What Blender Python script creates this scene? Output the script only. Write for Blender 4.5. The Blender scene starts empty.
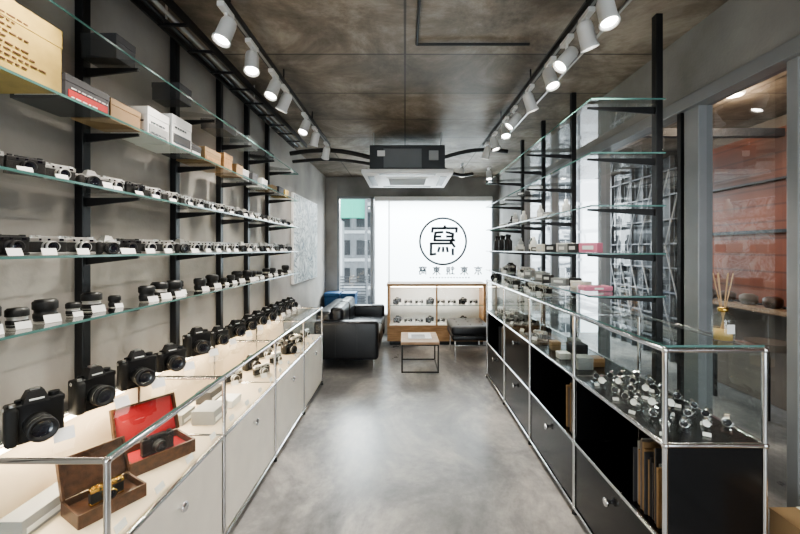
import bpy, bmesh, math, random
from mathutils import Matrix, Vector
random.seed(7)
S = bpy.context.scene
PI = math.pi
H = 1.47

# ---------------------------------------------------------------- materials
def nt(name):
    m = bpy.data.materials.new(name); m.use_nodes = True
    t = m.node_tree
    return m, t, t.nodes['Principled BSDF']

def mat(name, col, rough=.5, metal=0., var=0., vscale=8., bump=0., bscale=60., emit=None, es=0., coat=0.):
    m, t, p = nt(name)
    c = (*col, 1)
    p.inputs['Base Color'].default_value = c
    p.inputs['Roughness'].default_value = rough
    p.inputs['Metallic'].default_value = metal
    if coat: p.inputs['Coat Weight'].default_value = coat
    tc = t.nodes.new('ShaderNodeTexCoord')
    n = t.nodes.new('ShaderNodeTexNoise'); n.inputs['Scale'].default_value = vscale; n.inputs['Detail'].default_value = 5
    t.links.new(tc.outputs['Object'], n.inputs['Vector'])
    r = t.nodes.new('ShaderNodeValToRGB')
    v = var if var else .04
    r.color_ramp.elements[0].position = .3; r.color_ramp.elements[1].position = .7
    r.color_ramp.elements[0].color = (*[x*(1-v) for x in col], 1)
    r.color_ramp.elements[1].color = (*[min(1, x*(1+v)) for x in col], 1)
    t.links.new(n.outputs['Fac'], r.inputs['Fac']); t.links.new(r.outputs['Color'], p.inputs['Base Color'])
    if bump:
        n2 = t.nodes.new('ShaderNodeTexNoise'); n2.inputs['Scale'].default_value = bscale
        t.links.new(tc.outputs['Object'], n2.inputs['Vector'])
        b = t.nodes.new('ShaderNodeBump'); b.inputs['Strength'].default_value = bump; b.inputs['Distance'].default_value = .01
        t.links.new(n2.outputs['Fac'], b.inputs['Height']); t.links.new(b.outputs['Normal'], p.inputs['Normal'])
    if emit:
        p.inputs['Emission Color'].default_value = (*emit, 1); p.inputs['Emission Strength'].default_value = es
    return m

def glassmat(name, tint, refl=.9, base=.04):
    m = bpy.data.materials.new(name); m.use_nodes = True
    t = m.node_tree; t.nodes.clear()
    o = t.nodes.new('ShaderNodeOutputMaterial'); mx = t.nodes.new('ShaderNodeMixShader')
    tr = t.nodes.new('ShaderNodeBsdfTransparent'); tr.inputs['Color'].default_value = (*tint, 1)
    gl = t.nodes.new('ShaderNodeBsdfGlossy'); gl.inputs['Roughness'].default_value = .015
    gl.inputs['Color'].default_value = (refl, refl, refl, 1)
    lw = t.nodes.new('ShaderNodeLayerWeight'); lw.inputs['Blend'].default_value = .5
    pw = t.nodes.new('ShaderNodeMath'); pw.operation = 'POWER'; pw.inputs[1].default_value = 5
    ma = t.nodes.new('ShaderNodeMath'); ma.operation = 'MULTIPLY_ADD'; ma.inputs[1].default_value = .85; ma.inputs[2].default_value = base
    t.links.new(lw.outputs['Facing'], pw.inputs[0]); t.links.new(pw.outputs[0], ma.inputs[0])
    t.links.new(ma.outputs[0], mx.inputs[0]); t.links.new(tr.outputs[0], mx.inputs[1]); t.links.new(gl.outputs[0], mx.inputs[2])
    t.links.new(mx.outputs[0], o.inputs['Surface'])
    return m

def concrete_floor():
    m, t, p = nt('polished_concrete_floor')
    tc = t.nodes.new('ShaderNodeTexCoord')
    n1 = t.nodes.new('ShaderNodeTexNoise'); n1.inputs['Scale'].default_value = 1.7; n1.inputs['Detail'].default_value = 12; n1.inputs['Roughness'].default_value = .68; n1.inputs['Distortion'].default_value = .5
    n2 = t.nodes.new('ShaderNodeTexNoise'); n2.inputs['Scale'].default_value = 14; n2.inputs['Detail'].default_value = 10; n2.inputs['Roughness'].default_value = .7
    mp = t.nodes.new('ShaderNodeMapping'); mp.inputs['Scale'].default_value = (1, .6, 1)
    t.links.new(tc.outputs['Object'], mp.inputs[0]); t.links.new(mp.outputs[0], n1.inputs[0]); t.links.new(tc.outputs['Object'], n2.inputs[0])
    r = t.nodes.new('ShaderNodeValToRGB'); e = r.color_ramp.elements
    e[0].position = .36; e[0].color = (.15, .15, .152, 1); e[1].position = .66; e[1].color = (.56, .53, .49, 1)
    x = e.new(.49); x.color = (.265, .26, .255, 1)
    r2 = t.nodes.new('ShaderNodeValToRGB'); r2.color_ramp.elements[0].position = .35; r2.color_ramp.elements[0].color = (.72, .72, .72, 1); r2.color_ramp.elements[1].position = .65
    mx = t.nodes.new('ShaderNodeMixRGB'); mx.blend_type = 'MULTIPLY'; mx.inputs[0].default_value = .8
    t.links.new(n1.outputs['Fac'], r.inputs[0]); t.links.new(n2.outputs['Fac'], r2.inputs[0])
    t.links.new(r.outputs[0], mx.inputs[1]); t.links.new(r2.outputs[0], mx.inputs[2]); t.links.new(mx.outputs[0], p.inputs['Base Color'])
    rr = t.nodes.new('ShaderNodeMapRange'); rr.inputs[3].default_value = .2; rr.inputs[4].default_value = .42
    t.links.new(n1.outputs['Fac'], rr.inputs[0]); t.links.new(rr.outputs[0], p.inputs['Roughness'])
    b = t.nodes.new('ShaderNodeBump'); b.inputs['Strength'].default_value = .06; b.inputs['Distance'].default_value = .01
    t.links.new(n2.outputs['Fac'], b.inputs['Height']); t.links.new(b.outputs[0], p.inputs['Normal'])
    return m

def concrete_ceiling():
    m, t, p = nt('board_formed_concrete')
    tc = t.nodes.new('ShaderNodeTexCoord')
    n1 = t.nodes.new('ShaderNodeTexNoise'); n1.inputs['Scale'].default_value = 2.0; n1.inputs['Detail'].default_value = 12; n1.inputs['Roughness'].default_value = .72; n1.inputs['Distortion'].default_value = .4
    t.links.new(tc.outputs['Object'], n1.inputs[0])
    r = t.nodes.new('ShaderNodeValToRGB'); e = r.color_ramp.elements
    e[0].position = .36; e[0].color = (.105, .083, .062, 1); e[1].position = .66; e[1].color = (.46, .41, .345, 1)
    x = e.new(.5); x.color = (.235, .197, .156, 1)
    t.links.new(n1.outputs['Fac'], r.inputs[0])
    br = t.nodes.new('ShaderNodeTexBrick'); br.offset = .0
    br.inputs['Scale'].default_value = 1.0; br.inputs['Brick Width'].default_value = .9; br.inputs['Row Height'].default_value = .6
    br.inputs['Mortar Size'].default_value = .007; br.inputs['Mortar Smooth'].default_value = .1
    br.inputs['Color1'].default_value = (1, 1, 1, 1); br.inputs['Color2'].default_value = (.66, .66, .66, 1); br.inputs['Mortar'].default_value = (.2, .2, .2, 1)
    t.links.new(tc.outputs['Object'], br.inputs[0])
    mx = t.nodes.new('ShaderNodeMixRGB'); mx.blend_type = 'MULTIPLY'; mx.inputs[0].default_value = .95
    t.links.new(r.outputs[0], mx.inputs[1]); t.links.new(br.outputs['Color'], mx.inputs[2]); t.links.new(mx.outputs[0], p.inputs['Base Color'])
    p.inputs['Roughness'].default_value = .5
    b = t.nodes.new('ShaderNodeBump'); b.inputs['Strength'].default_value = .5; b.inputs['Distance'].default_value = .01
    t.links.new(mx.outputs[0], b.inputs['Height']); t.links.new(b.outputs[0], p.inputs['Normal'])
    return m

def wood(name, c1, c2, sc=6):
    m, t, p = nt(name)
    tc = t.nodes.new('ShaderNodeTexCoord'); mp = t.nodes.new('ShaderNodeMapping'); mp.inputs['Scale'].default_value = (1, 8, 8)
    n = t.nodes.new('ShaderNodeTexNoise'); n.inputs['Scale'].default_value = sc; n.inputs['Detail'].default_value = 6
    r = t.nodes.new('ShaderNodeValToRGB'); r.color_ramp.elements[0].position = .35; r.color_ramp.elements[1].position = .65
    r.color_ramp.elements[0].color = (*c1, 1); r.color_ramp.elements[1].color = (*c2, 1)
    t.links.new(tc.outputs['Object'], mp.inputs[0]); t.links.new(mp.outputs[0], n.inputs[0]); t.links.new(n.outputs['Fac'], r.inputs[0]); t.links.new(r.outputs[0], p.inputs['Base Color'])
    p.inputs['Roughness'].default_value = .4
    return m

def siding(name, c1, c2):
    m, t, p = nt(name)
    tc = t.nodes.new('ShaderNodeTexCoord'); w = t.nodes.new('ShaderNodeTexWave'); w.bands_direction = 'Z'; w.inputs['Scale'].default_value = 2.0
    r = t.nodes.new('ShaderNodeValToRGB'); r.color_ramp.elements[0].color = (.6, .6, .6, 1)
    r.color_ramp.elements[0].position = .01; r.color_ramp.elements[1].position = .06
    n = t.nodes.new('ShaderNodeTexNoise'); n.inputs['Scale'].default_value = 1.3; n.inputs['Detail'].default_value = 6
    r2 = t.nodes.new('ShaderNodeValToRGB'); r2.color_ramp.elements[0].color = (*c1, 1); r2.color_ramp.elements[1].color = (*c2, 1)
    r2.color_ramp.elements[0].position = .3; r2.color_ramp.elements[1].position = .65
    mx = t.nodes.new('ShaderNodeMixRGB'); mx.blend_type = 'MULTIPLY'; mx.inputs[0].default_value = 1
    t.links.new(tc.outputs['Object'], w.inputs[0]); t.links.new(tc.outputs['Object'], n.inputs[0]); t.links.new(w.outputs['Fac'], r.inputs[0]); t.links.new(n.outputs['Fac'], r2.inputs[0])
    t.links.new(r.outputs[0], mx.inputs[1]); t.links.new(r2.outputs[0], mx.inputs[2]); t.links.new(mx.outputs[0], p.inputs['Base Color'])
    p.inputs['Roughness'].default_value = .5
    return m

def painting_mat():
    m, t, p = nt('abstract_painting')
    tc = t.nodes.new('ShaderNodeTexCoord')
    n = t.nodes.new('ShaderNodeTexNoise'); n.inputs['Scale'].default_value = 3; n.inputs['Detail'].default_value = 6; n.inputs['Distortion'].default_value = 2.5
    r = t.nodes.new('ShaderNodeValToRGB'); e = r.color_ramp.elements
    e[0].position = .3; e[0].color = (.05, .09, .12, 1); e[1].position = .68; e[1].color = (.7, .72, .7, 1)
    for q, c in ((.42, (.32, .37, .38, 1)), (.47, (.65, .67, .65, 1)), (.51, (.05, .08, .09, 1)), (.56, (.5, .53, .52, 1))):
        x = e.new(q); x.color = c
    t.links.new(tc.outputs['Object'], n.inputs[0]); t.links.new(n.outputs['Fac'], r.inputs[0]); t.links.new(r.outputs[0], p.inputs['Base Color'])
    return m

def blindmat():
    m = bpy.data.materials.new('white_translucent_screen'); m.use_nodes = True
    t = m.node_tree; t.nodes.clear()
    o = t.nodes.new('ShaderNodeOutputMaterial'); mx = t.nodes.new('ShaderNodeMixShader'); mx.inputs[0].default_value = .75
    d = t.nodes.new('ShaderNodeBsdfDiffuse'); d.inputs[0].default_value = (.9, .93, .95, 1)
    tr = t.nodes.new('ShaderNodeBsdfTranslucent'); tr.inputs[0].default_value = (.95, .98, 1, 1)
    t.links.new(d.outputs[0], mx.inputs[1]); t.links.new(tr.outputs[0], mx.inputs[2]); t.links.new(mx.outputs[0], o.inputs[0])
    return m

FLOOR = concrete_floor(); CEIL = concrete_ceiling()
PLAST = mat('plaster_wall', (.345, .325, .30), .8, var=.22, vscale=2.5, bump=.1)
CONC = mat('grey_concrete', (.27, .265, .255), .8, var=.3, vscale=2, bump=.15)
BLACK = mat('black_powder_steel', (.008, .008, .009), .4)
BLKP = mat('black_panel', (.008, .008, .009), .2)
BPLA = mat('black_camera_plastic', (.012, .012, .013), .42, bump=.05, bscale=300)
BGLOSS = mat('lens_glass_dark', (.01, .012, .02), .05, coat=1)
LEATH = mat('black_leather', (.010, .011, .014), .33, bump=.15, bscale=90)
LTHR = mat('leatherette', (.014, .014, .014), .6, bump=.3, bscale=400)
CHROME = mat('chrome', (.78, .78, .79), .12, 1)
SILV = mat('satin_silver', (.66, .66, .64), .3, .85)
WHITE = mat('white_paint', (.8, .8, .79), .4)
CREAM = mat('cream_panel', (.90, .86, .77), .35)
CREAMIN = mat('cream_interior', (.78, .65, .49), .5)
TAG = mat('price_tag_paper', (.9, .9, .88), .6)
RED = mat('red_velvet', (.38, .012, .018), .7, bump=.2, bscale=300)
REDP = mat('red_print', (.5, .03, .03), .5)
BROWN = wood('dark_wood', (.045, .018, .008), (.10, .042, .02))
OAK = wood('oak_wood', (.36, .2, .09), (.52, .31, .15))
WALN = wood('table_wood', (.30, .19, .11), (.5, .34, .22))
CARD = mat('cardboard', (.32, .21, .11), .8, var=.1)
YEL = mat('aged_yellow_box', (.46, .33, .10), .7, var=.3, vscale=9)
BINK = mat('brown_ink', (.13, .06, .03), .7)
BLUE = mat('navy_box', (.015, .08, .20), .5)
PINK = mat('pink_card', (.75, .25, .36), .5)
GREEN = mat('green_print', (.04, .16, .11), .5)
GREY = mat('grey_card', (.35, .36, .36), .6)
DGREY = mat('dark_grey_card', (.05, .05, .055), .6)
GOLD = mat('gold', (.75, .5, .15), .25, 1)
GLASS = glassmat('clear_glass', (.94, .975, .96), base=.06)
ACRYL = glassmat('clear_acrylic', (.93, .95, .96), base=.16)
WGLASS = glassmat('window_glass', (.80, .82, .82), base=.15)
GEDGE = mat('glass_edge_green', (.10, .22, .20), .15, coat=.5)
FRAME = mat('aluminium_frame_grey', (.27, .28, .29), .4, .3)
BULB = mat('lamp_lens', (1, .95, .85), .3, emit=(1, .95, .86), es=45)
LED = mat('led_strip', (1, .9, .75), .3, emit=(1, .87, .68), es=14)
BLIND = blindmat()
INK = mat('dark_vinyl_ink', (.03, .045, .06), .6)
AMBER = mat('amber_liquid', (.55, .38, .16), .1)
REED = mat('reed', (.55, .38, .22), .8)
ORNG = siding('orange_panelling', (.07, .025, .014), (.32, .085, .033))
TAUPE = mat('taupe_wall', (.18, .15, .125), .6, var=.2, vscale=3)
FACA = mat('facade_grey', (.24, .25, .26), .8, var=.1)
FACW = mat('facade_white', (.5, .52, .53), .7)
FACG = mat('screen_grey', (.16, .17, .18), .6)
FACB = mat('screen_backing', (.07, .075, .08), .6, var=.3, vscale=2)
FACD = mat('facade_dark', (.03, .033, .037), .4)
FGRN = mat('net_green', (.06, .42, .30), .8)
PLAQ = painting_mat()

# ---------------------------------------------------------------- builder
class B:
    def __init__(s, name):
        s.name = name; s.v = []; s.f = []; s.mi = []; s.sm = []; s.mats = []; s.M = Matrix.Identity(4)
    def _m(s, m):
        if m not in s.mats: s.mats.append(m)
        return s.mats.index(m)
    def add(s, vs, fs, m, smooth=False, ms=None):
        o = len(s.v)
        s.v += [tuple(s.M @ Vector(p)) for p in vs]
        for k, f in enumerate(fs):
            s.f.append([i+o for i in f]); s.mi.append(s._m(ms[k] if ms else m)); s.sm.append(smooth)
    def box(s, c, d, m, bev=0, seg=2, R=None):
        bm = bmesh.new(); bmesh.ops.create_cube(bm, size=1)
        bmesh.ops.scale(bm, vec=d, verts=bm.verts)
        if bev: bmesh.ops.bevel(bm, geom=bm.edges[:], offset=bev, segments=seg, affect='EDGES', profile=.5)
        T = Matrix.Translation(c) @ (R if R else Matrix.Identity(4))
        bm.verts.index_update()
        s.add([T @ v.co for v in bm.verts], [[v.index for v in f.verts] for f in bm.faces], m, bool(bev) and seg > 2)
        bm.free()
    def bb(s, x0, x1, y0, y1, z0, z1, m, bev=0, seg=2):
        s.box(((x0+x1)/2, (y0+y1)/2, (z0+z1)/2), (abs(x1-x0), abs(y1-y0), abs(z1-z0)), m, bev, seg)
    def quad(s, pts, m): s.add(pts, [[0, 1, 2, 3]], m)
    def lathe(s, prof, m, T=None, n=18, ms=None):
        T = T or Matrix.Identity(4); vs = []; fs = []; mm = []
        for r, z in prof:
            for i in range(n):
                a = 2*PI*i/n; vs.append(T @ Vector((max(r, 1e-4)*math.cos(a), max(r, 1e-4)*math.sin(a), z)))
        for k in range(len(prof)-1):
            for i in range(n):
                j = (i+1) % n
                fs.append([k*n+i, k*n+j, (k+1)*n+j, (k+1)*n+i]); mm.append(ms[k] if ms else m)
        s.add(vs, fs, m, True, mm)
    def cyl(s, p0, p1, r, m, r2=None, n=14):
        p0 = Vector(p0); p1 = Vector(p1); d = p1-p0; L = d.length
        T = Matrix.Translation(p0) @ d.to_track_quat('Z', 'Y').to_matrix().to_4x4()
        r2 = r if r2 is None else r2
        s.lathe([(r, 0), (r2, L)], m, T, n)
        for rr, z, rev in ((r, 0, True), (r2, L, False)):
            ring = [T @ Vector((rr*math.cos(2*PI*i/n), rr*math.sin(2*PI*i/n), z)) for i in range(n)]
            s.add(ring, [list(range(n))[::-1] if rev else list(range(n))], m)
    def ball(s, c, r, m, n=10):
        s.lathe([(r*math.sin(PI*k/6), -r*math.cos(PI*k/6)) for k in range(7)], m, Matrix.Translation(c), n)
    def tube(s, pts, r, m, n=8):
        for a, b in zip(pts, pts[1:]): s.cyl(a, b, r, m, n=n)
        for p in pts[1:-1]: s.ball(p, r, m, n)
    def frustum(s, c, b, t, z0, z1, m):
        vs = []
        for (w, d), z in ((b, z0), (t, z1)):
            vs += [(c[0]-w/2, c[1]-d/2, z), (c[0]+w/2, c[1]-d/2, z), (c[0]+w/2, c[1]+d/2, z), (c[0]-w/2, c[1]+d/2, z)]
        s.add(vs, [[3, 2, 1, 0], [4, 5, 6, 7], [0, 1, 5, 4], [1, 2, 6, 5], [2, 3, 7, 6], [3, 0, 4, 7]], m)
    def done(s):
        me = bpy.data.meshes.new(s.name)
        me.from_pydata(s.v, [], s.f)
        for m in s.mats: me.materials.append(m)
        me.polygons.foreach_set('material_index', s.mi); me.polygons.foreach_set('use_smooth', s.sm)
        me.update()
        ob = bpy.data.objects.new(s.name, me); S.collection.objects.link(ob)
        return ob

T_ = lambda x, y, z: Matrix.Translation((x, y, z))
RZ = lambda a: Matrix.Rotation(math.radians(a), 4, 'Z')
RX = lambda a: Matrix.Rotation(math.radians(a), 4, 'X')
RY = lambda a: Matrix.Rotation(math.radians(a), 4, 'Y')

# ---------------------------------------------------------------- shell
XL, XR, YB, YF, ZC = -1.35, 1.60, 6.5, -2.4, 2.70
b = B('floor'); b.bb(XL-.2, 3.8, YF-.2, YB+.2, -.1, 0, FLOOR); b.done()
b = B('ceiling'); b.bb(XL-.2, 3.8, YF-.2, YB+.2, ZC, ZC+.15, CEIL); b.done()
b = B('wall_left'); b.bb(XL-.15, XL, YF-.2, YB+.2, 0, ZC, PLAST); b.done()
b = B('wall_back')
WX0, WX1, WZ0, WZ1 = -1.16, 1.52, .32, 2.37
b.bb(XL, WX0, YB, YB+.15, 0, ZC, PLAST); b.bb(WX1, XR+.1, YB, YB+.15, 0, ZC, CONC)
b.bb(WX0, WX1, YB, YB+.15, 0, WZ0, PLAST); b.bb(WX0, WX1, YB, YB+.15, WZ1, ZC, CONC); b.done()
b = B('wall_front')
b.bb(XL, -1, YF-.15, YF, 0, ZC, PLAST); b.bb(1.1, XR+.1, YF-.15, YF, 0, ZC, PLAST); b.bb(-1, 1.1, YF-.15, YF, 2.3, ZC, PLAST); b.done()
b = B('wall_right')
b.bb(XR, XR+.14, YF, YB, 2.33, ZC, CONC)
b.bb(XR, XR+.14, 5.2, YB, 0, 2.33, CONC)
b.bb(XR, XR+.14, YF, -1.2, 0, 2.33, CONC); b.done()
b = B('window_1')
for y, w in ((-1.17, .05), (.4, .05), (1.58, .05), (2.14, .11), (3.15, .05), (4.2, .05), (5.17, .05)):
    b.bb(XR+.01, XR+.09, y-w/2, y+w/2, 0, 2.33, FRAME, .004)
b.bb(XR+.0, XR+.09, 2.205, 2.235, 0, 2.33, BLACK)
b.bb(XR-.02, XR+.09, -1.2, 5.2, 2.26, 2.33, FRAME, .004); b.bb(XR+.02, XR+.09, -1.2, 5.2, 0, .08, FRAME, .004)
b.bb(XR+.02, XR+.09, 2.13, 5.2, .92, .97, FRAME, .004)
b.quad([(XR+.055, -1.2, .05), (XR+.055, 5.2, .05), (XR+.055, 5.2, 2.3), (XR+.055, -1.2, 2.3)], WGLASS)
b.done()
b = B('window_2')
MX = -.56
for x, w in ((WX0+.02, .04), (MX, .06), (WX1-.02, .04)):
    b.bb(x-w/2, x+w/2, YB-.02, YB+.08, WZ0, WZ1, FRAME, .004)
for z in (WZ0+.02, WZ1-.02): b.bb(WX0, WX1, YB-.02, YB+.08, z-.02, z+.02, FRAME, .004)
b.quad([(WX0, YB+.03, WZ0), (WX1, YB+.03, WZ0), (WX1, YB+.03, WZ1), (WX0, YB+.03, WZ1)], GLASS)
b.done()
b = B('roller_blind')
b.bb(MX+.04, WX1-.04, YB-.085, YB-.03, WZ1-.09, WZ1-.01, WHITE, .01)
b.quad([(MX+.05, YB-.045, WZ0+.05), (-.28, YB-.045, WZ0+.05), (-.28, YB-.045, WZ1-.06), (MX+.05, YB-.045, WZ1-.06)], BLIND)
b.quad([(-.262, YB-.05, WZ0+.05), (WX1-.05, YB-.05, WZ0+.05), (WX1-.05, YB-.05, WZ1-.06), (-.262, YB-.05, WZ1-.06)], BLIND)
b.bb(-.278, -.264, YB-.06, YB-.04, WZ0+.05, WZ1-.06, GREY)
b.bb(MX+.05, WX1-.05, YB-.06, YB-.04, WZ0+.03, WZ0+.055, WHITE); b.done()
b = B('added_front_glazing')  # unseen glazed opening, put in to let sky light into the room
for x in (-.96, .05, 1.06): b.bb(x-.03, x+.03, YF-.1, YF-.04, .01, 2.29, FRAME, .004)
b.bb(-.99, 1.09, YF-.1, YF-.04, 2.23, 2.29, FRAME); b.bb(-.99, 1.09, YF-.1, YF-.04, .01, .1, FRAME)
b.quad([(-.99, YF-.07, .01), (1.09, YF-.07, .01), (1.09, YF-.07, 2.29), (-.99, YF-.07, 2.29)], GLASS); b.done()
b = B('baseboard_left'); b.bb(XL, XL+.012, 4.15, YB, 0, .08, FRAME); b.done()

# emblem
b = B('shop_emblem')
cx, cz, R, ey = .645, 1.60, .41, YB-.056
def ring(R0, R1, n=64):
    vs = []; fs = []
    for i in range(n):
        a = 2*PI*i/n
        vs += [(cx+R0*math.cos(a), ey, cz+R0*math.sin(a)), (cx+R1*math.cos(a), ey, cz+R1*math.sin(a))]
    for i in range(n):
        j = (i+1) % n; fs.append([2*i, 2*i+1, 2*j+1, 2*j])
    b.add(vs, fs, INK)
ring(R-.036, R)
def stroke(pts, w, ox, oz, sc):
    pts = [Vector((ox+p[0]*sc, ey, oz+p[1]*sc)) for p in pts]
    for p, q in zip(pts, pts[1:]):
        d = (q-p).normalized(); nrm = Vector((-d.z, 0, d.x))*w*sc/2; e = d*w*sc*.3
        b.quad([p-e-nrm, q+e-nrm, q+e+nrm, p-e+nrm], INK)
K = {'sha': [[(-.8, .62), (-.8, .86), (.8, .86), (.8, .62)], [(0, 1), (0, .86)], [(-.15, .62), (-.6, .5), (-.6, .1)], [(.1, .62), (.58, .58), (.58, .1)], [(-.6, .34), (-.2, .34)], [(.58, .34), (.2, .34)], [(-.75, .1), (.58, .1)], [(-.45, .1), (-.8, -.3)], [(-.5, -.1), (.78, -.1), (.7, -.8), (.4, -.75)], [(-.3, -.35), (-.38, -.6)], [(-.05, -.35), (-.08, -.6)], [(.2, -.35), (.24, -.6)], [(-.7, -.45), (-.75, -.8)]],
     'a': [[(0, 1), (0, .75)], [(-.9, .72), (.9, .72)], [(-.5, .45), (.5, .45), (.5, .05), (-.5, .05), (-.5, .45)], [(0, .05), (0, -.9), (-.2, -.75)], [(-.4, -.2), (-.8, -.75)], [(.4, -.2), (.8, -.75)]],
     'b': [[(-.8, .75), (.8, .75)], [(0, 1), (0, -1)], [(-.55, .5), (.55, .5), (.55, -.05), (-.55, -.05), (-.55, .5)], [(-.55, .22), (.55, .22)], [(-.1, -.1), (-.85, -.8)], [(.1, -.1), (.85, -.8)]],
     'c': [[(-.5, 1), (-.9, .5)], [(-.5, .9), (-.15, .6)], [(-.8, .35), (-.2, .35)], [(-.5, .6), (-.5, -.7)], [(-.9, -.75), (-.1, -.65)], [(.1, .8), (.9, .8)], [(.2, .5), (.85, .5), (.85, -.1), (.2, -.1), (.2, .5)], [(.2, .2), (.85, .2)], [(.4, -.15), (.1, -.85)], [(.65, -.15), (.7, -.8), (.95, -.7)]]}
Rr = Matrix.Rotation(math.radians(0), 2)
for st in K['sha']: stroke([(-p[0]*.95+p[1]*.12, p[1]) for p in st], .17, cx, cz-.01, .27)
for i, k in enumerate(['sha', 'b', 'c', 'b', 'a']):
    for st in K[k]: stroke([(-p[0], p[1]) for p in st], .24, .30+i*.235, 1.10, .072)
for i in range(14): b.quad([(.42+i*.05, ey, .975), (.445+i*.05, ey, .975), (.445+i*.05, ey, .995), (.42+i*.05, ey, .995)], INK)
b.done()

# ---------------------------------------------------------------- outside
b = B('street_building')
b.bb(-6, 6, 13, 13.4, -4, 4.2, FACA)
for k in range(-4, 5):
    z = k*.95+.1
    b.bb(-6, 6, 12.9, 13, z, z+.10, FACW)
for i in range(14):
    x = -5.9+i*.85
    for k in range(-3, 4):
        z = k*.95+.32; b.bb(x, x+.62, 12.94, 13, z, z+.5, FACD); b.bb(x+.3, x+.33, 12.92, 12.94, z, z+.5, FACW)
b.bb(-2.25, -1.95, 11.8, 12.2, -4, 2.35, FACW); b.bb(-1.25, -1.17, 11.8, 11.9, -4, 6, FACG)
b.bb(-2.6, -1.2, 11.9, 12.2, 2.45, 3.1, FGRN)
for k in range(12): b.bb(-2.3, -1.2, 11.75, 11.78, -.4+k*.09, -.37+k*.09, FACD)
b.bb(-6, 6, 8, 13, -4.2, -4, FACA)
b.done()
zt = ZC-.01
b = B('neighbouring_shop_interior')
b.bb(3.45, 3.6, YF, 4.55, .005, zt, TAUPE)
b.bb(3.42, 3.45, YF, 4.55, .95, 2.58, ORNG)
for y in (1.0, 2.75, 4.5): b.bb(3.38, 3.44, y-.03, y+.03, .005, zt, FACD)
b.bb(3.36, 3.44, YF, 4.55, .88, .95, DGREY)
b.bb(3.38, 3.42, YF, 4.55, 1.62, 1.65, FACD); b.bb(3.38, 3.42, YF, 4.55, 2.1, 2.12, FACD)
b.bb(1.9, 3.3, 3.3, 3.36, 2.45, 2.52, DGREY)
for k in range(5):
    b.cyl((3.1, 1.6+.55*k, .005), (3.1, 1.6+.55*k, .62), .02, BLACK); b.cyl((3.1, 1.6+.55*k, .62), (3.1, 1.6+.55*k, .68), .16, TAUPE, n=20)
b.bb(3.2, 3.42, 1.2, 4.4, .9, .94, WALN)
for k in range(9): b.lathe([(0, 0), (.05, 0), (.07, .03), (.07, .08), (.04, .1), (0, .1)], BROWN if k % 2 else TAUPE, T_(3.29, 2.2+.24*k, .941), 16)
b.done()
b = B('lattice_screen')
b.bb(3.50, 3.58, 4.6, 6.6, .005, zt, FACB)
for k in range(8): b.bb(3.44, 3.50, 4.6, 6.6, .25+k*.32, .27+k*.32, FACG)
for k in range(7): b.bb(3.44, 3.49, 4.65+k*.28, 4.67+k*.28, .005, zt, FACG)
for k in range(6):
    b.tube([(3.42, 4.65+k*.28, .5), (3.42, 5.0+k*.28, 1.5), (3.42, 4.65+k*.28, 2.5)], .010, FACW, 6)
b.done()
for i, (x, y) in enumerate(((2.35, 2.45), (2.6, 3.0), (2.3, 4.2))):
    b = B('corridor_downlight'); b.lathe([(.07, 0), (.06, -.02), (.045, -.02), (.04, -.005), (0, -.005)], WHITE, T_(x, y, ZC), 20, [WHITE, WHITE, WHITE, BULB]); ob = b.done()
    L = bpy.data.lights.new('corridor_lamp', 'POINT'); L.energy = 14; L.color = (1, .8, .6); L.shadow_soft_size = .05
    o = bpy.data.objects.new('corridor_lamp', L); o.location = (x, y, ZC-.1); S.collection.objects.link(o); o.parent = ob

# ---------------------------------------------------------------- shelves
SZ = [1.235, 1.45, 1.69, 1.955, 2.225]
def shelving(wallx, frontx, posts, y0, y1, sgn):
    b = B('glass_display_shelving')
    for y in posts:
        b.bb(wallx, wallx+sgn*.035, y-.02, y+.02, .85 if sgn > 0 else 0.001, ZC-.001, BLACK, .003)
        for z in SZ:
            xa, xb = wallx+sgn*.035, frontx-sgn*.03
            zt = z-.009
            pts = [(xa, zt), (xb, zt), (xb, zt-.010), (xa, zt-.036)]
            vs = [(p[0], y-.005, p[1]) for p in pts]+[(p[0], y+.005, p[1]) for p in pts]
            b.add(vs, [[0, 1, 2, 3], [7, 6, 5, 4], [0, 4, 5, 1], [1, 5, 6, 2], [2, 6, 7, 3], [3, 7, 4, 0]], BLACK)
    for z in SZ:
        xa, xb = wallx+sgn*.04, frontx
        b.quad([(xa, y0, z), (xb, y0, z), (xb, y1, z), (xa, y1, z)], GLASS)
        b.bb(xb-sgn*.0015, xb, y0, y1, z-.008, z, GEDGE); b.bb(xa, xb, y0, y0+.0015, z-.008, z, GEDGE); b.bb(xa, xb, y1-.0015, y1, z-.008, z, GEDGE)
    return b.done()
shelving(XL+.001, -1.07, [.95, 1.57, 2.2, 2.73, 3.2, 3.68], .45, 3.82, 1)
shelving(1.345, .93, [2.0, 3.0, 3.65, 4.3], 1.9, 4.38, -1)

# ---------------------------------------------------------------- cabinets
def frame(b, xs, ys, zs, r=.0095):
    for x in xs:
        for y in ys: b.cyl((x, y, zs[0]), (x, y, zs[-1]), r, CHROME, n=10)
        for z in zs: b.cyl((x, ys[0], z), (x, ys[-1], z), r, CHROME, n=10)
    for y in ys:
        for z in zs: b.cyl((xs[0], y, z), (xs[-1], y, z), r, CHROME, n=10)
    for x in xs:
        for y in ys:
            for z in zs: b.ball((x, y, z), .0135, CHROME)
            b.cyl((x, y, 0), (x, y, zs[0]-.008), .014, BLACK, r2=.008, n=10)
def knob(b, x, y, z, s):
    b.lathe([(0.008, 0), (.008, .012), (.018, .016), (.02, .024), (.017, .028), (0, .029)], CHROME, T_(x, y, z) @ RY(90*s), 16)
LY = [1.148, 1.89, 2.635, 3.38, 4.12]; LX0, LX1 = -1.325, -.90; LZ = [.035, .54, .83]
b = B('display_cabinet')
frame(b, [LX0, LX1], LY, LZ)
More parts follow.
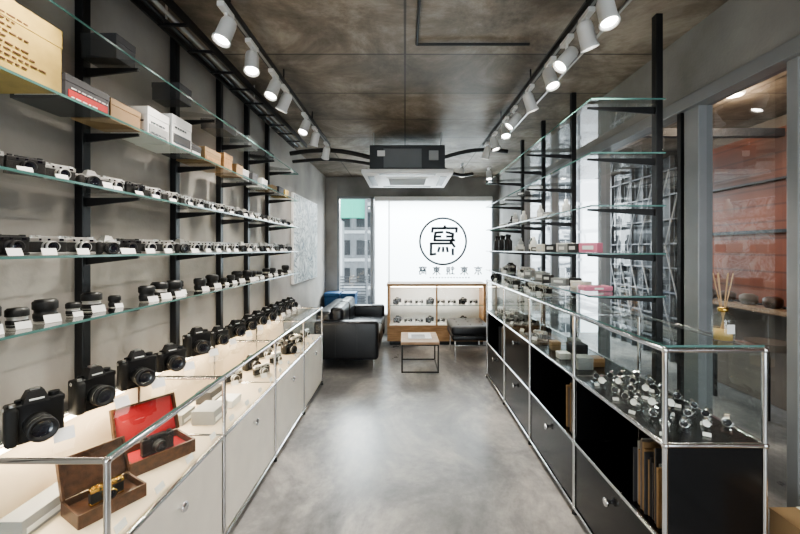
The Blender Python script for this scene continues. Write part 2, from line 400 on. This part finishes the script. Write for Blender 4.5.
for a, c in zip(LY, LY[1:]):
    b.bb(LX1-.008, LX1-.002, a+.014, c-.014, .05, .526, CREAM, .002)
    knob(b, LX1-.002, (a+c)/2, .44, 1)
    b.bb(LX0+.01, LX1-.01, a+.012, c-.012, .534, .546, CREAMIN)
    b.bb(LX0-.002, LX0+.004, a+.012, c-.012, .55, .82, CREAMIN)
    b.bb(LX0+.012, LX0+.03, a+.04, c-.04, .812, .82, LED)
    b.quad([(LX1, a+.012, .552), (LX1, c-.012, .552), (LX1, c-.012, .82), (LX1, a+.012, .82)], GLASS)
b.bb(LX0, LX1, LY[0]-.003, LY[0]+.003, .05, .526, CREAM); b.bb(LX0, LX1, LY[-1]-.003, LY[-1]+.003, .05, .526, CREAM)
b.bb(LX0, LX1, LY[0], LY[-1], .035, .041, CREAM); b.bb(LX0-.002, LX0+.004, LY[0], LY[-1], .04, .53, CREAM)
for y in (LY[0], LY[-1]): b.quad([(LX0, y, .552), (LX1, y, .552), (LX1, y, .82), (LX0, y, .82)], GLASS)
b.quad([(LX0, LY[0], .841), (LX1, LY[0], .841), (LX1, LY[-1], .841), (LX0, LY[-1], .841)], GLASS)
b.bb(LX1-.001, LX1+.001, LY[0], LY[-1], .8405, .8465, GEDGE)
b.done()
LTOP = .8415
for a, c in zip(LY, LY[1:]):
    L = bpy.data.lights.new('cabinet_led', 'AREA'); L.shape = 'RECTANGLE'; L.size = .03; L.size_y = .62; L.energy = 3.6; L.color = (1, .82, .6)
    o = bpy.data.objects.new('cabinet_led', L); o.location = (LX0+.06, (a+c)/2, .815); o.rotation_euler = (0, math.radians(-18), 0); S.collection.objects.link(o)

RY_ = [1.374, 2.11, 2.86, 3.60, 4.35]; RX0, RX1 = .94, 1.30; RZ_ = [.035, .40, .76, 1.105]
b = B('display_cabinet')
frame(b, [RX0, RX1], RY_, RZ_)
for i, (a, c) in enumerate(zip(RY_, RY_[1:])):
    b.bb(RX0+.002, RX0+.008, a+.014, c-.014, .05, .386, BLKP, .002); knob(b, RX0+.002, (a+c)/2, .31, -1)
    if i == 2: b.bb(RX0+.002, RX0+.008, a+.014, c-.014, .41, .746, BLKP, .002); knob(b, RX0+.002, (a+c)/2, .67, -1)
    b.quad([(RX0, a+.012, .772), (RX0, c-.012, .772), (RX0, c-.012, 1.095), (RX0, a+.012, 1.095)], GLASS)
    b.quad([(RX1, a+.012, .772), (RX1, c-.012, .772), (RX1, c-.012, 1.095), (RX1, a+.012, 1.095)], GLASS)
for z in RZ_[:3]: b.bb(RX0+.008, RX1-.004, RY_[0]+.005, RY_[-1]-.005, z-.004, z+.006, BLKP)
for y in RY_: b.bb(RX0+.012, RX1-.012, y-.003, y+.003, .045, .75, BLKP)
b.bb(RX1-.003, RX1+.003, RY_[0], RY_[-1], .045, .75, BLKP)
for y in (RY_[0], RY_[-1]): b.quad([(RX0, y, .77), (RX1, y, .77), (RX1, y, 1.095), (RX0, y, 1.095)], GLASS)
b.quad([(RX0, RY_[0], 1.116), (RX1, RY_[0], 1.116), (RX1, RY_[-1], 1.116), (RX0, RY_[-1], 1.116)], GLASS)
b.bb(RX0-.001, RX0+.001, RY_[0], RY_[-1], 1.116, 1.122, GEDGE); b.bb(RX0, RX1, RY_[0]-.001, RY_[0]+.001, 1.1155, 1.122, GEDGE)
b.done()
RTOP = 1.1165

# ---------------------------------------------------------------- cameras
def slr(b, M, s=1., h=.082, body=None, tag=True, lenlen=1.):
    sv = b.M; b.M = M @ Matrix.Scale(s, 4); BP = body or BPLA
    b.box((0, 0, h/2), (.132, .046, h), BPLA, .007, 3)
    b.box((-.055, -.026, h/2), (.03, .034, h*.96), LTHR, .011, 3)
    b.box((.045, .0, h-.006), (.045, .047, .018), BP, .004)
    if body: b.box((-.02, .0, h-.004), (.13, .048, .014), BP, .004)
    b.box((0, 0, .008), (.128, .048, .012), BP, .003)
    b.frustum((0, -.004), (.062, .056), (.036, .034), h-.002, h+.032, BP)
    b.box((0, .0, h+.034), (.022, .02, .005), SILV)
    b.box((0, -.0275, h+.007), (.034, .004, .008), TAG, R=RX(22))
    b.cyl((-.052, -.022, h-.002), (-.052, -.022, h+.006), .007, SILV, n=12)
    b.cyl((.045, 0, h), (.045, 0, h+.014), .014, BP, n=16); b.cyl((-.035, .006, h), (-.035, .006, h+.008), .009, BP, n=12)
    for x in (-.067, .067): b.lathe([(.004, -.002), (.007, 0), (.004, .002)], SILV, T_(x, 0, h-.012) @ RY(90), 8)
    l = lenlen
    b.lathe([(.031, 0), (.033, .006), (.033, .018*l), (.0345, .02*l), (.0345, .04*l), (.032, .042*l), (.032, .048*l), (.0355, .052*l), (.0355, .066*l), (.033, .068*l), (.028, .067*l), (.024, .056*l), (0, .06*l)], BPLA,
            T_(0, -.022, h*.46) @ RX(90), 20, [SILV, BPLA, BPLA, LTHR, BPLA, SILV, BPLA, LTHR, BPLA, BPLA, BPLA, BGLOSS])
    if tag: b.box((.05, -.085, .018), (.050, .0015, .038), TAG, R=RX(-25))
    b.M = sv
def rangefinder(b, M, s=1., top=None, tag=True):
    top = top or SILV; sv = b.M; b.M = M @ Matrix.Scale(s, 4)
    b.box((0, 0, .036), (.132, .03, .046), LTHR, .004)
    b.box((0, 0, .007), (.134, .032, .013), top, .004); b.box((0, 0, .066), (.134, .032, .020), top, .004)
    b.box((.0, 0, .078), (.07, .026, .008), top, .003)
    for x, w in ((.045, .016), (0, .01), (-.03, .008)): b.box((x, -.0165, .067), (w, .002, .009), BGLOSS)
    b.lathe([(.027, 0), (.027, .008), (.023, .01), (.023, .022), (.025, .024), (.025, .034), (.021, .036), (.016, .03), (0, .032)], top, T_(0, -.015, .036) @ RX(90), 16, [top, top, BPLA, top, top, top, BPLA, BGLOSS])
    for x, r in ((.05, .011), (-.05, .009), (-.028, .007)): b.cyl((x, 0, .075), (x, 0, .084), r, top, n=12)
    if tag: b.box((-.02, -.06, .015), (.052, .0015, .032), TAG, R=RX(-25))
    b.M = sv
def lens(b, M, s=1., tag=True, silver=False):
    sv = b.M; b.M = M @ Matrix.Scale(s, 4); A = SILV if silver else BPLA
    b.lathe([(0, 0), (.03, 0), (.032, .004), (.032, .012), (.034, .014), (.034, .03), (.031, .032), (.031, .042), (.036, .046), (.036, .07), (.034, .074), (.03, .074), (.03, .078), (0, .078)], BPLA, None, 20,
            [BPLA, SILV, BPLA, A, LTHR, BPLA, A, A, LTHR, BPLA, BPLA, BPLA, BPLA])
    if tag: b.box((.0, -.052, .014), (.048, .0015, .03), TAG, R=RX(-25))
    b.M = sv

ys = [1.26, 1.50, 1.74, 1.99, 2.25, 2.50, 2.73, 2.95, 3.15, 3.34, 3.52, 3.70, 3.87, 4.02]
for i, y in enumerate(ys):
    b = B('slr_camera')
    big = i in (0, 1, 2, 4)
    slr(b, T_(-1.225+random.uniform(-.01, .01), y, LTOP) @ RZ(random.uniform(52, 72)), 1.08 if i < 5 else 1.0, .12 if big else .088, None, True, random.choice([.8, 1.0, 1.2]))
    b.done()
b = B('camera_lens_row'); y = .95
while y < 3.75:
    lens(b, T_(-1.17+random.uniform(-.02, .02), y, SZ[0]+.0005) @ RZ(65), random.choice([.6, .75, .9, 1.0]), True, random.random() < .2)
    y += random.choice([.085, .10, .17])
b.done()
b = B('film_camera_row'); y = .98
while y < 3.75:
    r = random.random()
    M = T_(-1.15, y, SZ[1]+.0005) @ RZ(random.uniform(62, 82))
    if r < .75: rangefinder(b, M, .74, random.choice([SILV, SILV, SILV, BPLA])); y += .12
    else: slr(b, M, .66, .072, SILV, True, .6); y += .115
b.done()
b = B('film_camera_row'); y = .9
while y < 3.75:
    r = random.random()
    M = T_(-1.14, y, SZ[2]+.0005) @ RZ(random.uniform(62, 84))
    if r < .85: rangefinder(b, M, .68, random.choice([SILV, SILV, SILV, BPLA])); y += random.choice([.11, .12, .13])
    else: slr(b, M, .62, .066, SILV, True, .5); y += .11
b.done()

def carton(name, x0, x1, y0, y1, z, h, m, band=None, lines=0, lm=None, thin=.05):
    b = B(name); g = .0012
    b.bb(x0, x1, y0, y1, z+.0005, z+h, m, .002)
    b.bb(x0-g, x1+g, y0-g, y1+g, z+h*.72, z+h+.0015, m, .001)
    if band: b.bb(x1, x1+.002, y0+.01, y1-.01, z+h*.12, z+h*.42, band)
    for k in range(lines):
        zz = z+h*(.12+.72*k/max(1, lines)); w = (y1-y0)*random.uniform(.5, .85)
        yy = y0+.02
        while yy < y0+.02+w:
            q = random.uniform(.008, .022); b.bb(x1+.0012, x1+.0024, yy, min(yy+q, y1-.01), zz, zz+h*thin, lm or INK); yy += q+.006
        w = (x1-x0)*.8; b.bb((x0+x1)/2-w/2, (x0+x1)/2+w/2, y0-.0024, y0-.0012, zz, zz+h*thin, lm or INK)
    return b.done()
z = SZ[3]
carton('vintage_camera_box', -1.28, -1.075, .80, 1.19, z, .195, YEL, None, 9, BINK, .02)
carton('camera_box', -1.27, -1.09, 1.22, 1.40, z, .08, DGREY, REDP, 2, TAG)
carton('camera_box', -1.25, -1.10, 1.42, 1.58, z, .08, CARD)
carton('camera_box', -1.25, -1.09, 1.61, 1.755, z, .12, WHITE, GREY, 2)
carton('camera_box', -1.26, -1.085, 1.77, 1.93, z, .145, WHITE, DGREY, 3)
carton('camera_box', -1.25, -1.10, 1.95, 2.05, z, .06, DGREY, TAG)
carton('camera_box', -1.26, -1.10, 2.09, 2.27, z, .08, CARD, OAK, 1)
carton('camera_box', -1.26, -1.10, 2.31, 2.42, z, .10, OAK)
cols = [CARD, GREY, DGREY, WHITE, CARD, DGREY, YEL, GREEN, CREAM, GREY]
y = 2.5; i = 0
while y < 3.7:
    w = random.uniform(.07, .13); carton('camera_box', -1.25, -1.10-random.uniform(0, .03), y, y+w, z, random.uniform(.05, .09), cols[i % 10], random.choice([None, TAG, INK])); y += w+random.uniform(.02, .09); i += 1
z = SZ[4]; y = 1.5
while y < 3.6:
    w = random.uniform(.1, .2); carton('storage_box', -1.28, -1.14, y, y+w, z, random.uniform(.05, .1), random.choice([DGREY, DGREY, DGREY, GREY]), None); y += w+random.uniform(.15, .4)

fz = .5465
def case(x, y, rot, s, lin, out, cammat):
    b = B('open_camera_case'); b.M = T_(x, y, fz) @ RZ(rot) @ Matrix.Scale(s, 4)
    for yy in (-.079, .079): b.bb(-.12, .12, yy-.004, yy+.004, 0, .055, out)
    for sx in (-.118, .118): b.bb(sx-.004, sx+.004, -.08, .08, 0, .055, out)
    b.bb(-.12, .12, -.08, .08, 0, .012, out); b.bb(-.112, .112, -.074, .074, .012, .03, lin, .003)
    sv = b.M.copy()
    b.M = sv @ T_(0, .085, .056) @ RX(70)
    b.bb(-.12, .12, 0, .16, -.008, 0, out); b.bb(-.112, .112, .006, .154, 0, .012, lin, .003)
    for sx in (-.118, .118): b.bb(sx-.004, sx+.004, 0, .16, 0, .025, out)
    b.bb(-.12, .12, .152, .16, 0, .025, out)
    b.M = Matrix.Identity(4); rangefinder(b, sv @ T_(0, -.01, .031), .9, cammat, False)
    b.done()
case(-1.10, 1.68, 55, 1.05, RED, BROWN, BPLA)
case(-1.08, 1.37, 60, .85, BROWN, BROWN, GOLD)
def smallbox(x0, x1, y0, y1, h, m, nm='lens_box'):
    b = B(nm); b.bb(x0, x1, y0, y1, fz, fz+h, m, .003); b.bb(x0-.001, x1+.001, y0-.001, y1+.001, fz+h*.6, fz+h+.002, m, .002)
    b.bb(x1+.0005, x1+.002, y0+.015, y1-.015, fz+h*.2, fz+h*.5, TAG); b.done()
smallbox(-1.29, -1.21, 1.20, 1.42, .06, GREY, 'accessory_box')
smallbox(-1.12, -1.0, 1.99, 2.14, .07, GREY); smallbox(-1.25, -1.16, 1.98, 2.1, .055, GREY)
smallbox(-1.10, -1.0, 2.2, 2.32, .04, TAG); smallbox(-1.24, -1.15, 2.25, 2.4, .07, DGREY)
b = B('collectible_camera_row')
for k in range(11):
    M = T_(-1.05-.14*(k % 2), 2.48+.15*k, fz+.0005) @ RZ(random.uniform(50, 85))
    if 2.55 < 2.48+.15*k < 4.05:
        (rangefinder if k % 3 else slr)(b, M, .95)
b.done()
b = B('price_card_row')
for k in range(14):
    b.box((-.935, 1.25+.2*k, fz+.014), (.0015, .05, .026), TAG, R=RY(-20))
b.done()

rz = .7665
b = B('wristwatch_display')
def watch(M, s):
    b.M = M @ Matrix.Scale(s, 4); n = 14; R = .026; w = .010
    def band(Rr, th, w, m, a0, a1):
        vs = []; fs = []
        for i in range(n+1):
            a = math.radians(a0+(a1-a0)*i/n)
            for rr in (Rr, Rr+th):
                for sx in (-w, w): vs.append((sx, rr*math.cos(a), .036+rr*math.sin(a)*1.1))
        for i in range(n):
            o = i*4; p = o+4
            fs.extend([[o, o+1, p+1, p], [o+2, p+2, p+3, o+3], [o, p, p+2, o+2], [o+1, o+3, p+3, p+1]])
        b.add(vs, fs, m, False)
    band(.0235, .001, .013, ACRYL, -240, 60)          # clear C stand
    band(R, .0025, .007, CHROME, 90, 330)             # bracelet
    b.box((0, 0, .003), (.034, .036, .005), ACRYL)
    T = T_(0, -.026, .045) @ RX(65)
    b.lathe([(0, 0), (.014, 0), (.0165, .003), (.0165, .006), (.0145, .008), (.014, .0075), (0, .0075)], CHROME, T, 18, [CHROME]*5+[random.choice([BGLOSS, BGLOSS, TAG])])
    b.cyl((.016, -.030, .047), (.020, -.030, .047), .0025, SILV, n=8)
for i in range(4):
    for j in range(7):
        x = 1.0+i*.078+random.uniform(-.008, .008); y = 1.46+j*.09+random.uniform(-.012, .012)
        M = T_(x, y, rz) @ RZ(random.uniform(-55, -5))
        watch(M, random.uniform(.85, 1.1))
        if (i+j) % 2 == 0: b.M = M; b.box((.0, -.048, .007), (.026, .0015, .014), TAG, R=RX(-30))
b.M = Matrix.Identity(4); b.done()
b = B('rangefinder_camera_row')
for k in range(9):
    rangefinder(b, T_(1.05+.1*(k % 2), 2.95+.15*k, rz+.0005) @ RZ(random.uniform(-80, -50)), .85, random.choice([SILV, BPLA]))
b.done()
b = B('lens_box_group')
for x, y, w, h, m in ((1.05, 2.25, .09, .07, GREY), (1.15, 2.3, .08, .05, OAK), (1.02, 2.45, .07, .04, WHITE), (1.14, 2.52, .1, .08, DGREY), (1.05, 2.66, .06, .06, CARD), (1.2, 2.7, .07, .07, GREY)):
    b.bb(x-w/2, x+w/2, y-w/2, y+w/2, rz, rz+h*.65, m, .003); b.bb(x-w/2-.001, x+w/2+.001, y-w/2-.001, y+w/2+.001, rz+h*.65, rz+h, m, .003)
b.done()
b = B('magazine_row')
mc = [GREY, GREY, CREAM, CARD, DGREY, DGREY, CARD, TAUPE]
for a, c in ((1.40, 1.60), (2.14, 2.3), (3.65, 3.9)):
    y = a
    while y < c:
        w = random.uniform(.004, .014)
        h = random.uniform(.22, .29); b.box((1.08+random.uniform(-.02, .01), y+w/2, .4075+h/2), (.2, w, h), DGREY if y+.014 >= c else random.choice(mc), .001); y += w+.0015
b.done()

def putrow(name, z, y0, y1, kinds, gap):
    b = B(name); y = y0
    while y < y1:
        k = random.choice(kinds); M = T_(1.06+random.uniform(-.03, .06), y, z+.0005) @ RZ(random.uniform(-75, -40))
        if k == 's': slr(b, M, .85, .08)
        elif k == 'r': rangefinder(b, M, .85)
        elif k == 'l': lens(b, M, .8)
        elif k == 'o':
            b.lathe([(0, 0), (.024, 0), (.026, .006), (.026, .08), (.012, .095), (.012, .12), (0, .12)], random.choice([BPLA, WHITE, GREY]), M, 14)
            b.lathe([(.0263, .02), (.0263, .06)], TAG, M, 14)
        else:
            b.M = M; m = random.choice([WHITE, GREY, CREAM, DGREY, DGREY, GREY, PINK] if k == 'p' else [WHITE, GREY, CREAM, DGREY, DGREY, GREY]); w = random.uniform(.06, .11); h = random.uniform(.025, .06)
            b.box((0, 0, h/2), (w, w*.8, h), m, .003); b.box((0, -w*.4-.001, h/2), (w*.6, .001, h*.4), TAG); b.M = Matrix.Identity(4)
        y += random.uniform(*gap)
    b.done()
putrow('accessory_row', SZ[0], 2.30, 3.0, 'pbb', (.11, .14))
putrow('compact_camera_row', SZ[0], 3.1, 4.3, 'srlb', (.12, .15))
putrow('accessory_row', SZ[1], 2.15, 3.6, 'bbop', (.11, .17))
putrow('accessory_row', SZ[2], 2.6, 4.3, 'bbo', (.14, .26))
putrow('accessory_row', SZ[3], 3.2, 4.3, 'bbb', (.2, .4))
putrow('compact_camera_row', RTOP, 2.95, 4.3, 'slr', (.13, .17))
b = B('pink_accessory_case'); b.box((1.08, 2.16, SZ[0]+.014), (.16, .09, .026), PINK, .006, 3); b.box((1.08, 2.114, SZ[0]+.014), (.05, .002, .01), TAG); b.done()
b = B('cleaning_spray_bottle')
for k in range(6):
    T = T_(1.0+.05*(k % 2), 3.72+k*.105, SZ[1]+.0005)
    b.lathe([(0, 0), (.028, 0), (.03, .01), (.03, .10), (.012, .12), (.012, .14), (.016, .14), (.016, .165), (0, .165)], BPLA, T, 14)
b.done()

b = B('reed_diffuser'); T = T_(1.23, 1.47, RTOP)
b.lathe([(0, .004), (.03, .004), (.03, .045), (0, .045)], AMBER, T, 20)
b.lathe([(0, 0), (.034, 0), (.036, .006), (.036, .085), (.03, .1), (.014, .108), (.014, .128)], GLASS, T, 24)
b.lathe([(.0145, .112), (.017, .112), (.017, .128), (.012, .128)], GOLD, T, 16)
for k in range(6):
    a = k*PI/3+.3; b.cyl((1.23-.012*math.cos(a), 1.47-.012*math.sin(a), RTOP+.01), (1.23+.03*math.cos(a), 1.47+.03*math.sin(a), RTOP+.26), .002, REED, n=6)
b.box((1.23, 1.434, RTOP+.05), (.03, .001, .035), TAG)
b.done()
b = B('cardboard_box'); b.bb(1.36, 1.59, 1.12, 1.42, 0, .50, CARD, .004)
b.bb(1.36, 1.475, 1.12, 1.42, .50, .505, CARD); b.bb(1.48, 1.59, 1.12, 1.42, .50, .505, CARD); b.bb(1.46, 1.495, 1.12, 1.42, .505, .507, CREAM); b.done()

# ---------------------------------------------------------------- furniture
b = B('leather_sofa')
y0, y1, x0, x1 = 4.56, 6.05, -1.10, -.32
b.bb(x0+.03, x1-.02, y0+.05, y1-.05, .12, .28, LEATH, .025, 4)
for (a, c) in ((y0, y0+.16), (y1-.16, y1)): b.bb(x0, x1, a, c, .13, .60, LEATH, .045, 5)
b.bb(x0, x0+.2, y0+.1, y1-.1, .13, .70, LEATH, .05, 5)
ym = (y0+y1)/2
for a, c in ((y0+.165, ym-.003), (ym+.003, y1-.165)):
    b.bb(x0+.2, x1+.01, a, c, .28, .44, LEATH, .04, 5); b.bb(x0+.16, x0+.33, a, c, .43, .74, LEATH, .05, 5)
    for k in range(3):
        for j in range(2): b.ball((x0+.30+.14*k, a+.16+.24*j, .438), .012, BLACK)
for x in (x0+.06, x1-.06):
    for y in (y0+.07, y1-.07): b.cyl((x, y, 0), (x, y, .14), .014, CHROME)
for x in (x0+.26, x0+.52): b.bb(x-.003, x+.003, y0-.004, y0+.002, .16, .56, BLACK)
b.done()
b = B('coffee_table')
b.bb(-.05, .41, 4.5, 5.06, .335, .365, WALN, .003)
for x in (-.035, .395):
    for y in (4.515, 5.045): b.bb(x-.008, x+.008, y-.008, y+.008, 0, .335, BLACK)
for y in (4.515, 5.045):
    b.bb(-.04, .4, y-.006, y+.006, 0, .014, BLACK); b.bb(-.04, .4, y-.006, y+.006, .32, .335, BLACK)
for x in (-.035, .395): b.bb(x-.006, x+.006, 4.515, 5.045, .32, .335, BLACK); b.bb(x-.006, x+.006, 4.515, 5.045, 0, .014, BLACK)
b.done()
b = B('magazine'); b.bb(.04, .33, 4.66, 4.98, .3655, .372, WHITE, .002); b.bb(.08, .25, 4.7, 4.88, .372, .3735, GREY); b.done()
b = B('leather_ottoman')
b.bb(.62, 1.12, 4.95, 5.6, .27, .34, LEATH, .02, 3); b.bb(.61, 1.13, 4.94, 5.61, .34, .46, LEATH, .04, 5)
for k in range(3):
    for j in range(3): b.ball((.71+.16*k, 5.06+.2*j, .458), .01, BLACK)
for x in (.66, 1.08):
    for y in (5.0, 5.55): b.cyl((x, y, 0), (x, y, .28), .012, CHROME)
b.tube([(.66, 5.0, .2), (1.08, 5.0, .2)], .009, CHROME)
b.done()
for a, c in ((-1.31, -1.06), (-1.04, -.80)):
    b = B('blue_storage_box'); b.bb(a+.008, c-.008, 6.12, 6.4, 0, .70, BLUE, .01); b.bb(a, c, 6.11, 6.41, .70, .76, BLUE, .012); b.box(((a+c)/2, 6.118, .5), (.1, .004, .03), BLACK); b.done()

b = B('wooden_glass_display_case')
x0, x1, y0, y1 = -.27, 1.24, 5.80, 6.2
b.bb(x0, x1, y0, y1, .06, .30, OAK, .004); b.bb(x0+.04, x1-.04, y0+.04, y1-.02, 0, .06, BLACK)
b.bb(x0, x0+.035, y0, y1, .30, .93, OAK, .003); b.bb(x1-.035, x1, y0, y1, .30, .93, OAK, .003)
b.bb(x0-.01, x1+.01, y0-.01, y1, .90, .94, OAK, .003)
b.bb(x0+.035, x1-.035, y1-.015, y1, .30, .90, WHITE); b.bb(x0+.035, x1-.035, y0+.02, y1-.015, .30, .312, WHITE)
b.quad([(x0+.03, y0+.012, .3), (x1-.03, y0+.012, .3), (x1-.03, y0+.012, .9), (x0+.03, y0+.012, .9)], GLASS)
b.bb((x0+x1)/2-.012, (x0+x1)/2+.012, y0, y0+.02, .30, .9, OAK)
b.quad([(x0+.035, y0+.05, .6), (x1-.035, y0+.05, .6), (x1-.035, y1-.02, .6), (x0+.035, y1-.02, .6)], GLASS); b.bb(x0+.035, x1-.035, y0+.049, y0+.051, .594, .602, GEDGE)
b.bb(x0+.05, x1-.05, y0+.03, y0+.05, .885, .897, LED)
b.done()
b = B('folding_camera_row')
for z in (.3125, .6025):
    for k in range(8):
        (slr if (k+int(z*10)) % 3 == 0 else rangefinder)(b, T_(x0+.15+k*.172, y0+.2, z) @ RZ(random.uniform(-20, 20)), .95)
b.done()
L = bpy.data.lights.new('case_led', 'AREA'); L.shape = 'RECTANGLE'; L.size = 1.35; L.size_y = .03; L.energy = 6; L.color = (1, .95, .88)
o = bpy.data.objects.new('case_led', L); o.location = ((x0+x1)/2, y0+.06, .88); o.rotation_euler = (math.radians(20), 0, 0); S.collection.objects.link(o)

b = B('abstract_painting_canvas'); b.bb(XL+.002, XL+.03, 4.5, 5.72, 1.05, 2.14, WHITE, .003); b.bb(XL+.03, XL+.033, 4.51, 5.71, 1.06, 2.13, PLAQ); b.done()

# ---------------------------------------------------------------- ceiling services
def track(x, y0, y1):
    b = B('lighting_track'); b.bb(x-.017, x+.017, y0, y1, ZC-.11, ZC-.08, BLACK, .002)
    b.bb(x-.008, x+.008, y0, y1, ZC-.112, ZC-.108, GREY)
    y = y0+.2
    while y < y1: b.cyl((x, y, ZC-.08), (x, y, ZC-.001), .005, BLACK, n=8); y += .8
    b.done()
TL, TR = -.83, .86
track(TL, -.8, 4.15); track(TR, -.8, 4.15)
def spot(x, y, target, energy=36):
    b = B('track_spotlight')
    top = ZC-.1125
    b.box((x, y, top-.0125), (.034, .11, .024), WHITE, .004)
    piv = Vector((x, y, top-.105))
    b.cyl((x, y, top-.02), (x, y, top-.065), .008, WHITE)
    d = (Vector(target)-piv).normalized()
    T = Matrix.Translation(piv) @ d.to_track_quat('Z', 'Y').to_matrix().to_4x4()
    b.lathe([(0, -.065), (.022, -.063), (.032, -.054), (.036, -.038), (.037, .045), (.042, .056), (.042, .064), (.037, .064), (.032, .051), (0, .05)], WHITE, T, 22, [WHITE]*6+[WHITE, WHITE, BULB])
    b.tube([(x, y, top-.06), tuple(piv+Vector((0, .043, .02))), tuple(piv+Vector((0, .043, 0)))], .005, WHITE)
    ob = b.done()
    L = bpy.data.lights.new('spot_lamp', 'SPOT'); L.energy = energy; L.spot_size = math.radians(80); L.spot_blend = .8; L.color = (1, .91, .80); L.shadow_soft_size = .035
    o = bpy.data.objects.new('spot_lamp', L); o.location = piv+d*.085; o.rotation_euler = d.to_track_quat('-Z', 'Y').to_euler(); S.collection.objects.link(o)
    o.parent = ob
for y, tx, tz, dy in ((.2, -1.3, 1.2, .2), (1.0, -1.25, 1.2, .1), (1.76, -1.1, 1.2, -.4), (2.06, -.6, .3, -.7), (2.40, -1.1, 1.2, -.5), (2.62, -1.3, 1.5, .1), (3.15, -1.1, 1.2, -.6), (3.5, -1.2, 1.2, .3), (4.0, -1.25, 1.3, .8)):
    spot(TL, y, (tx, y+dy, tz))
for y, tx, tz, dy in ((.2, 1.3, 1, .2), (1.0, -.9, .5, .5), (1.62, .95, 1., -.4), (1.80, 1.3, 1.2, .2), (2.02, -.9, .4, -.2), (2.25, 1.1, 1, -.5), (2.62, 1.3, 1.3, .1), (3.0, -.9, .4, 0), (3.25, .8, 1, -.6), (3.65, 1.2, 1, -.2), (4.0, .3, .3, .5)):
    spot(TR, y, (tx, y+dy, tz))
spot(TL, -.6, (0, .5, 0)); spot(TR, -.6, (0, .5, 0))
for x, y in ((-.50, 5.3), (.75, 5.0), (1.15, 5.2)):
    spot(x, y, (x, y-.35, 1), 22)

b = B('ceiling_air_conditioner')
x0, x1, y0, y1, zb = -.45, .50, 3.9, 4.85, 2.25
b.bb(x0+.08, x1-.08, y0+.08, y1-.08, zb+.04, zb+.31, FACD, .006)
b.bb(x0, x1, y0, y1, zb, zb+.045, WHITE, .012, 3)
b.bb(x0+.25, x1-.25, y0+.25, y1-.25, zb-.008, zb, WHITE, .002)
for k in range(12): yy = y0+.28+k*.034; b.bb(x0+.27, x1-.27, yy, yy+.012, zb-.012, zb-.007, GREY)
for a in ((x0+.18, x1-.18, y0+.05, y0+.12), (x0+.18, x1-.18, y1-.12, y1-.05), (x0+.05, x0+.12, y0+.18, y1-.18), (x1-.12, x1-.05, y0+.18, y1-.18)):
    b.bb(*a, zb-.003, zb+.001, FACD)
for x in (x0+.12, x1-.12):
    for y in (y0+.12, y1-.12): b.cyl((x, y, zb+.2), (x, y, ZC-.001), .006, SILV, n=8)
b.box(((x0+x1)/2-.05, y0+.075, zb+.17), (.40, .012, .2), FACG, .003); b.box((x1-.2, y0+.075, zb+.2), (.1, .02, .1), GREY, .003)
b.box((x0+.2, y0+.072, zb+.22), (.08, .012, .06), WHITE, .003)
def arc(p0, p1, sag, n=8): return [tuple(Vector(p0).lerp(Vector(p1), i/n)+Vector((0, 0, -sag*math.sin(PI*i/n)))) for i in range(n+1)]
b.tube(arc((-1.30, 4.3, 2.55), (-.37, 4.3, 2.5), -.06), .025, BLACK, 10); b.tube(arc((-1.30, 4.4, 2.48), (-.37, 4.4, 2.45), -.04), .018, BLACK, 10)
b.tube(arc((.42, 4.3, 2.5), (1.15, 4.25, 2.56), -.05), .022, BLACK, 10)
b.tube(arc((.42, 4.4, 2.42), (.85, 4.8, 2.42), .05), .02, BLACK)
b.done()
b = B('cable_tray')
for x in (-1.20, -1.06): b.bb(x-.006, x+.006, -.5, 4.1, 2.56, 2.60, BLACK)
y = -.4
while y < 4.1: b.bb(-1.20, -1.06, y-.008, y+.008, 2.555, 2.565, BLACK); y += .25
for k in range(4): b.cyl((-1.13, -.3+k*1.05, 2.56), (-1.13, -.3+k*1.05, ZC-.001), .005, SILV, n=8)
b.tube([(-1.16, -.5, 2.575), (-1.16, 4.1, 2.575)], .012, BLACK); b.tube([(-1.12, -.5, 2.575), (-1.11, 4.1, 2.575)], .010, GREY)
b.done()
b = B('ceiling_conduit')
zc = ZC-.013
b.tube([(.07, -.5, zc), (.07, 2.26, zc), (.74, 2.26, zc)], .008, BLACK)
b.tube([(1.1, .2, zc), (1.1, 4.1, zc)], .009, SILV)
b.done()

# ---------------------------------------------------------------- light
w = bpy.data.worlds.new('sky'); S.world = w; w.use_nodes = True
bg = w.node_tree.nodes['Background']; bg.inputs[0].default_value = (.86, .93, 1.0, 1); bg.inputs[1].default_value = 4.0
def area(name, loc, rot, sx, sy, e, col):
    L = bpy.data.lights.new(name, 'AREA'); L.shape = 'RECTANGLE'; L.size = sx; L.size_y = sy; L.energy = e; L.color = col
    o = bpy.data.objects.new(name, L); o.location = loc; o.rotation_euler = rot; S.collection.objects.link(o)
area('daylight_street', (.3, 8.6, 3.6), (math.radians(-60), 0, 0), 4, 2.5, 1100, (.92, .97, 1))
area('added_front_fill', (0, YF-1.2, 1.9), (math.radians(90), 0, 0), 2.2, 2.2, 100, (.95, .97, 1))  # fill lamp added outside the unseen front wall to brighten the room

cam = bpy.data.cameras.new('camera'); co = bpy.data.objects.new('camera', cam); S.collection.objects.link(co)
co.location = (0, 0, H); co.rotation_euler = (PI/2, 0, 0)
cam.lens = 17.1; cam.sensor_width = 36; cam.shift_x = -5/800; cam.shift_y = -18/800; cam.clip_start = .05
S.camera = co
S.view_settings.view_transform = 'AgX'
try: S.view_settings.look = 'AgX - Medium High Contrast'
except Exception as e: print(e)
S.view_settings.exposure = .15
try: S.cycles.transparent_max_bounces = 24
except Exception: pass
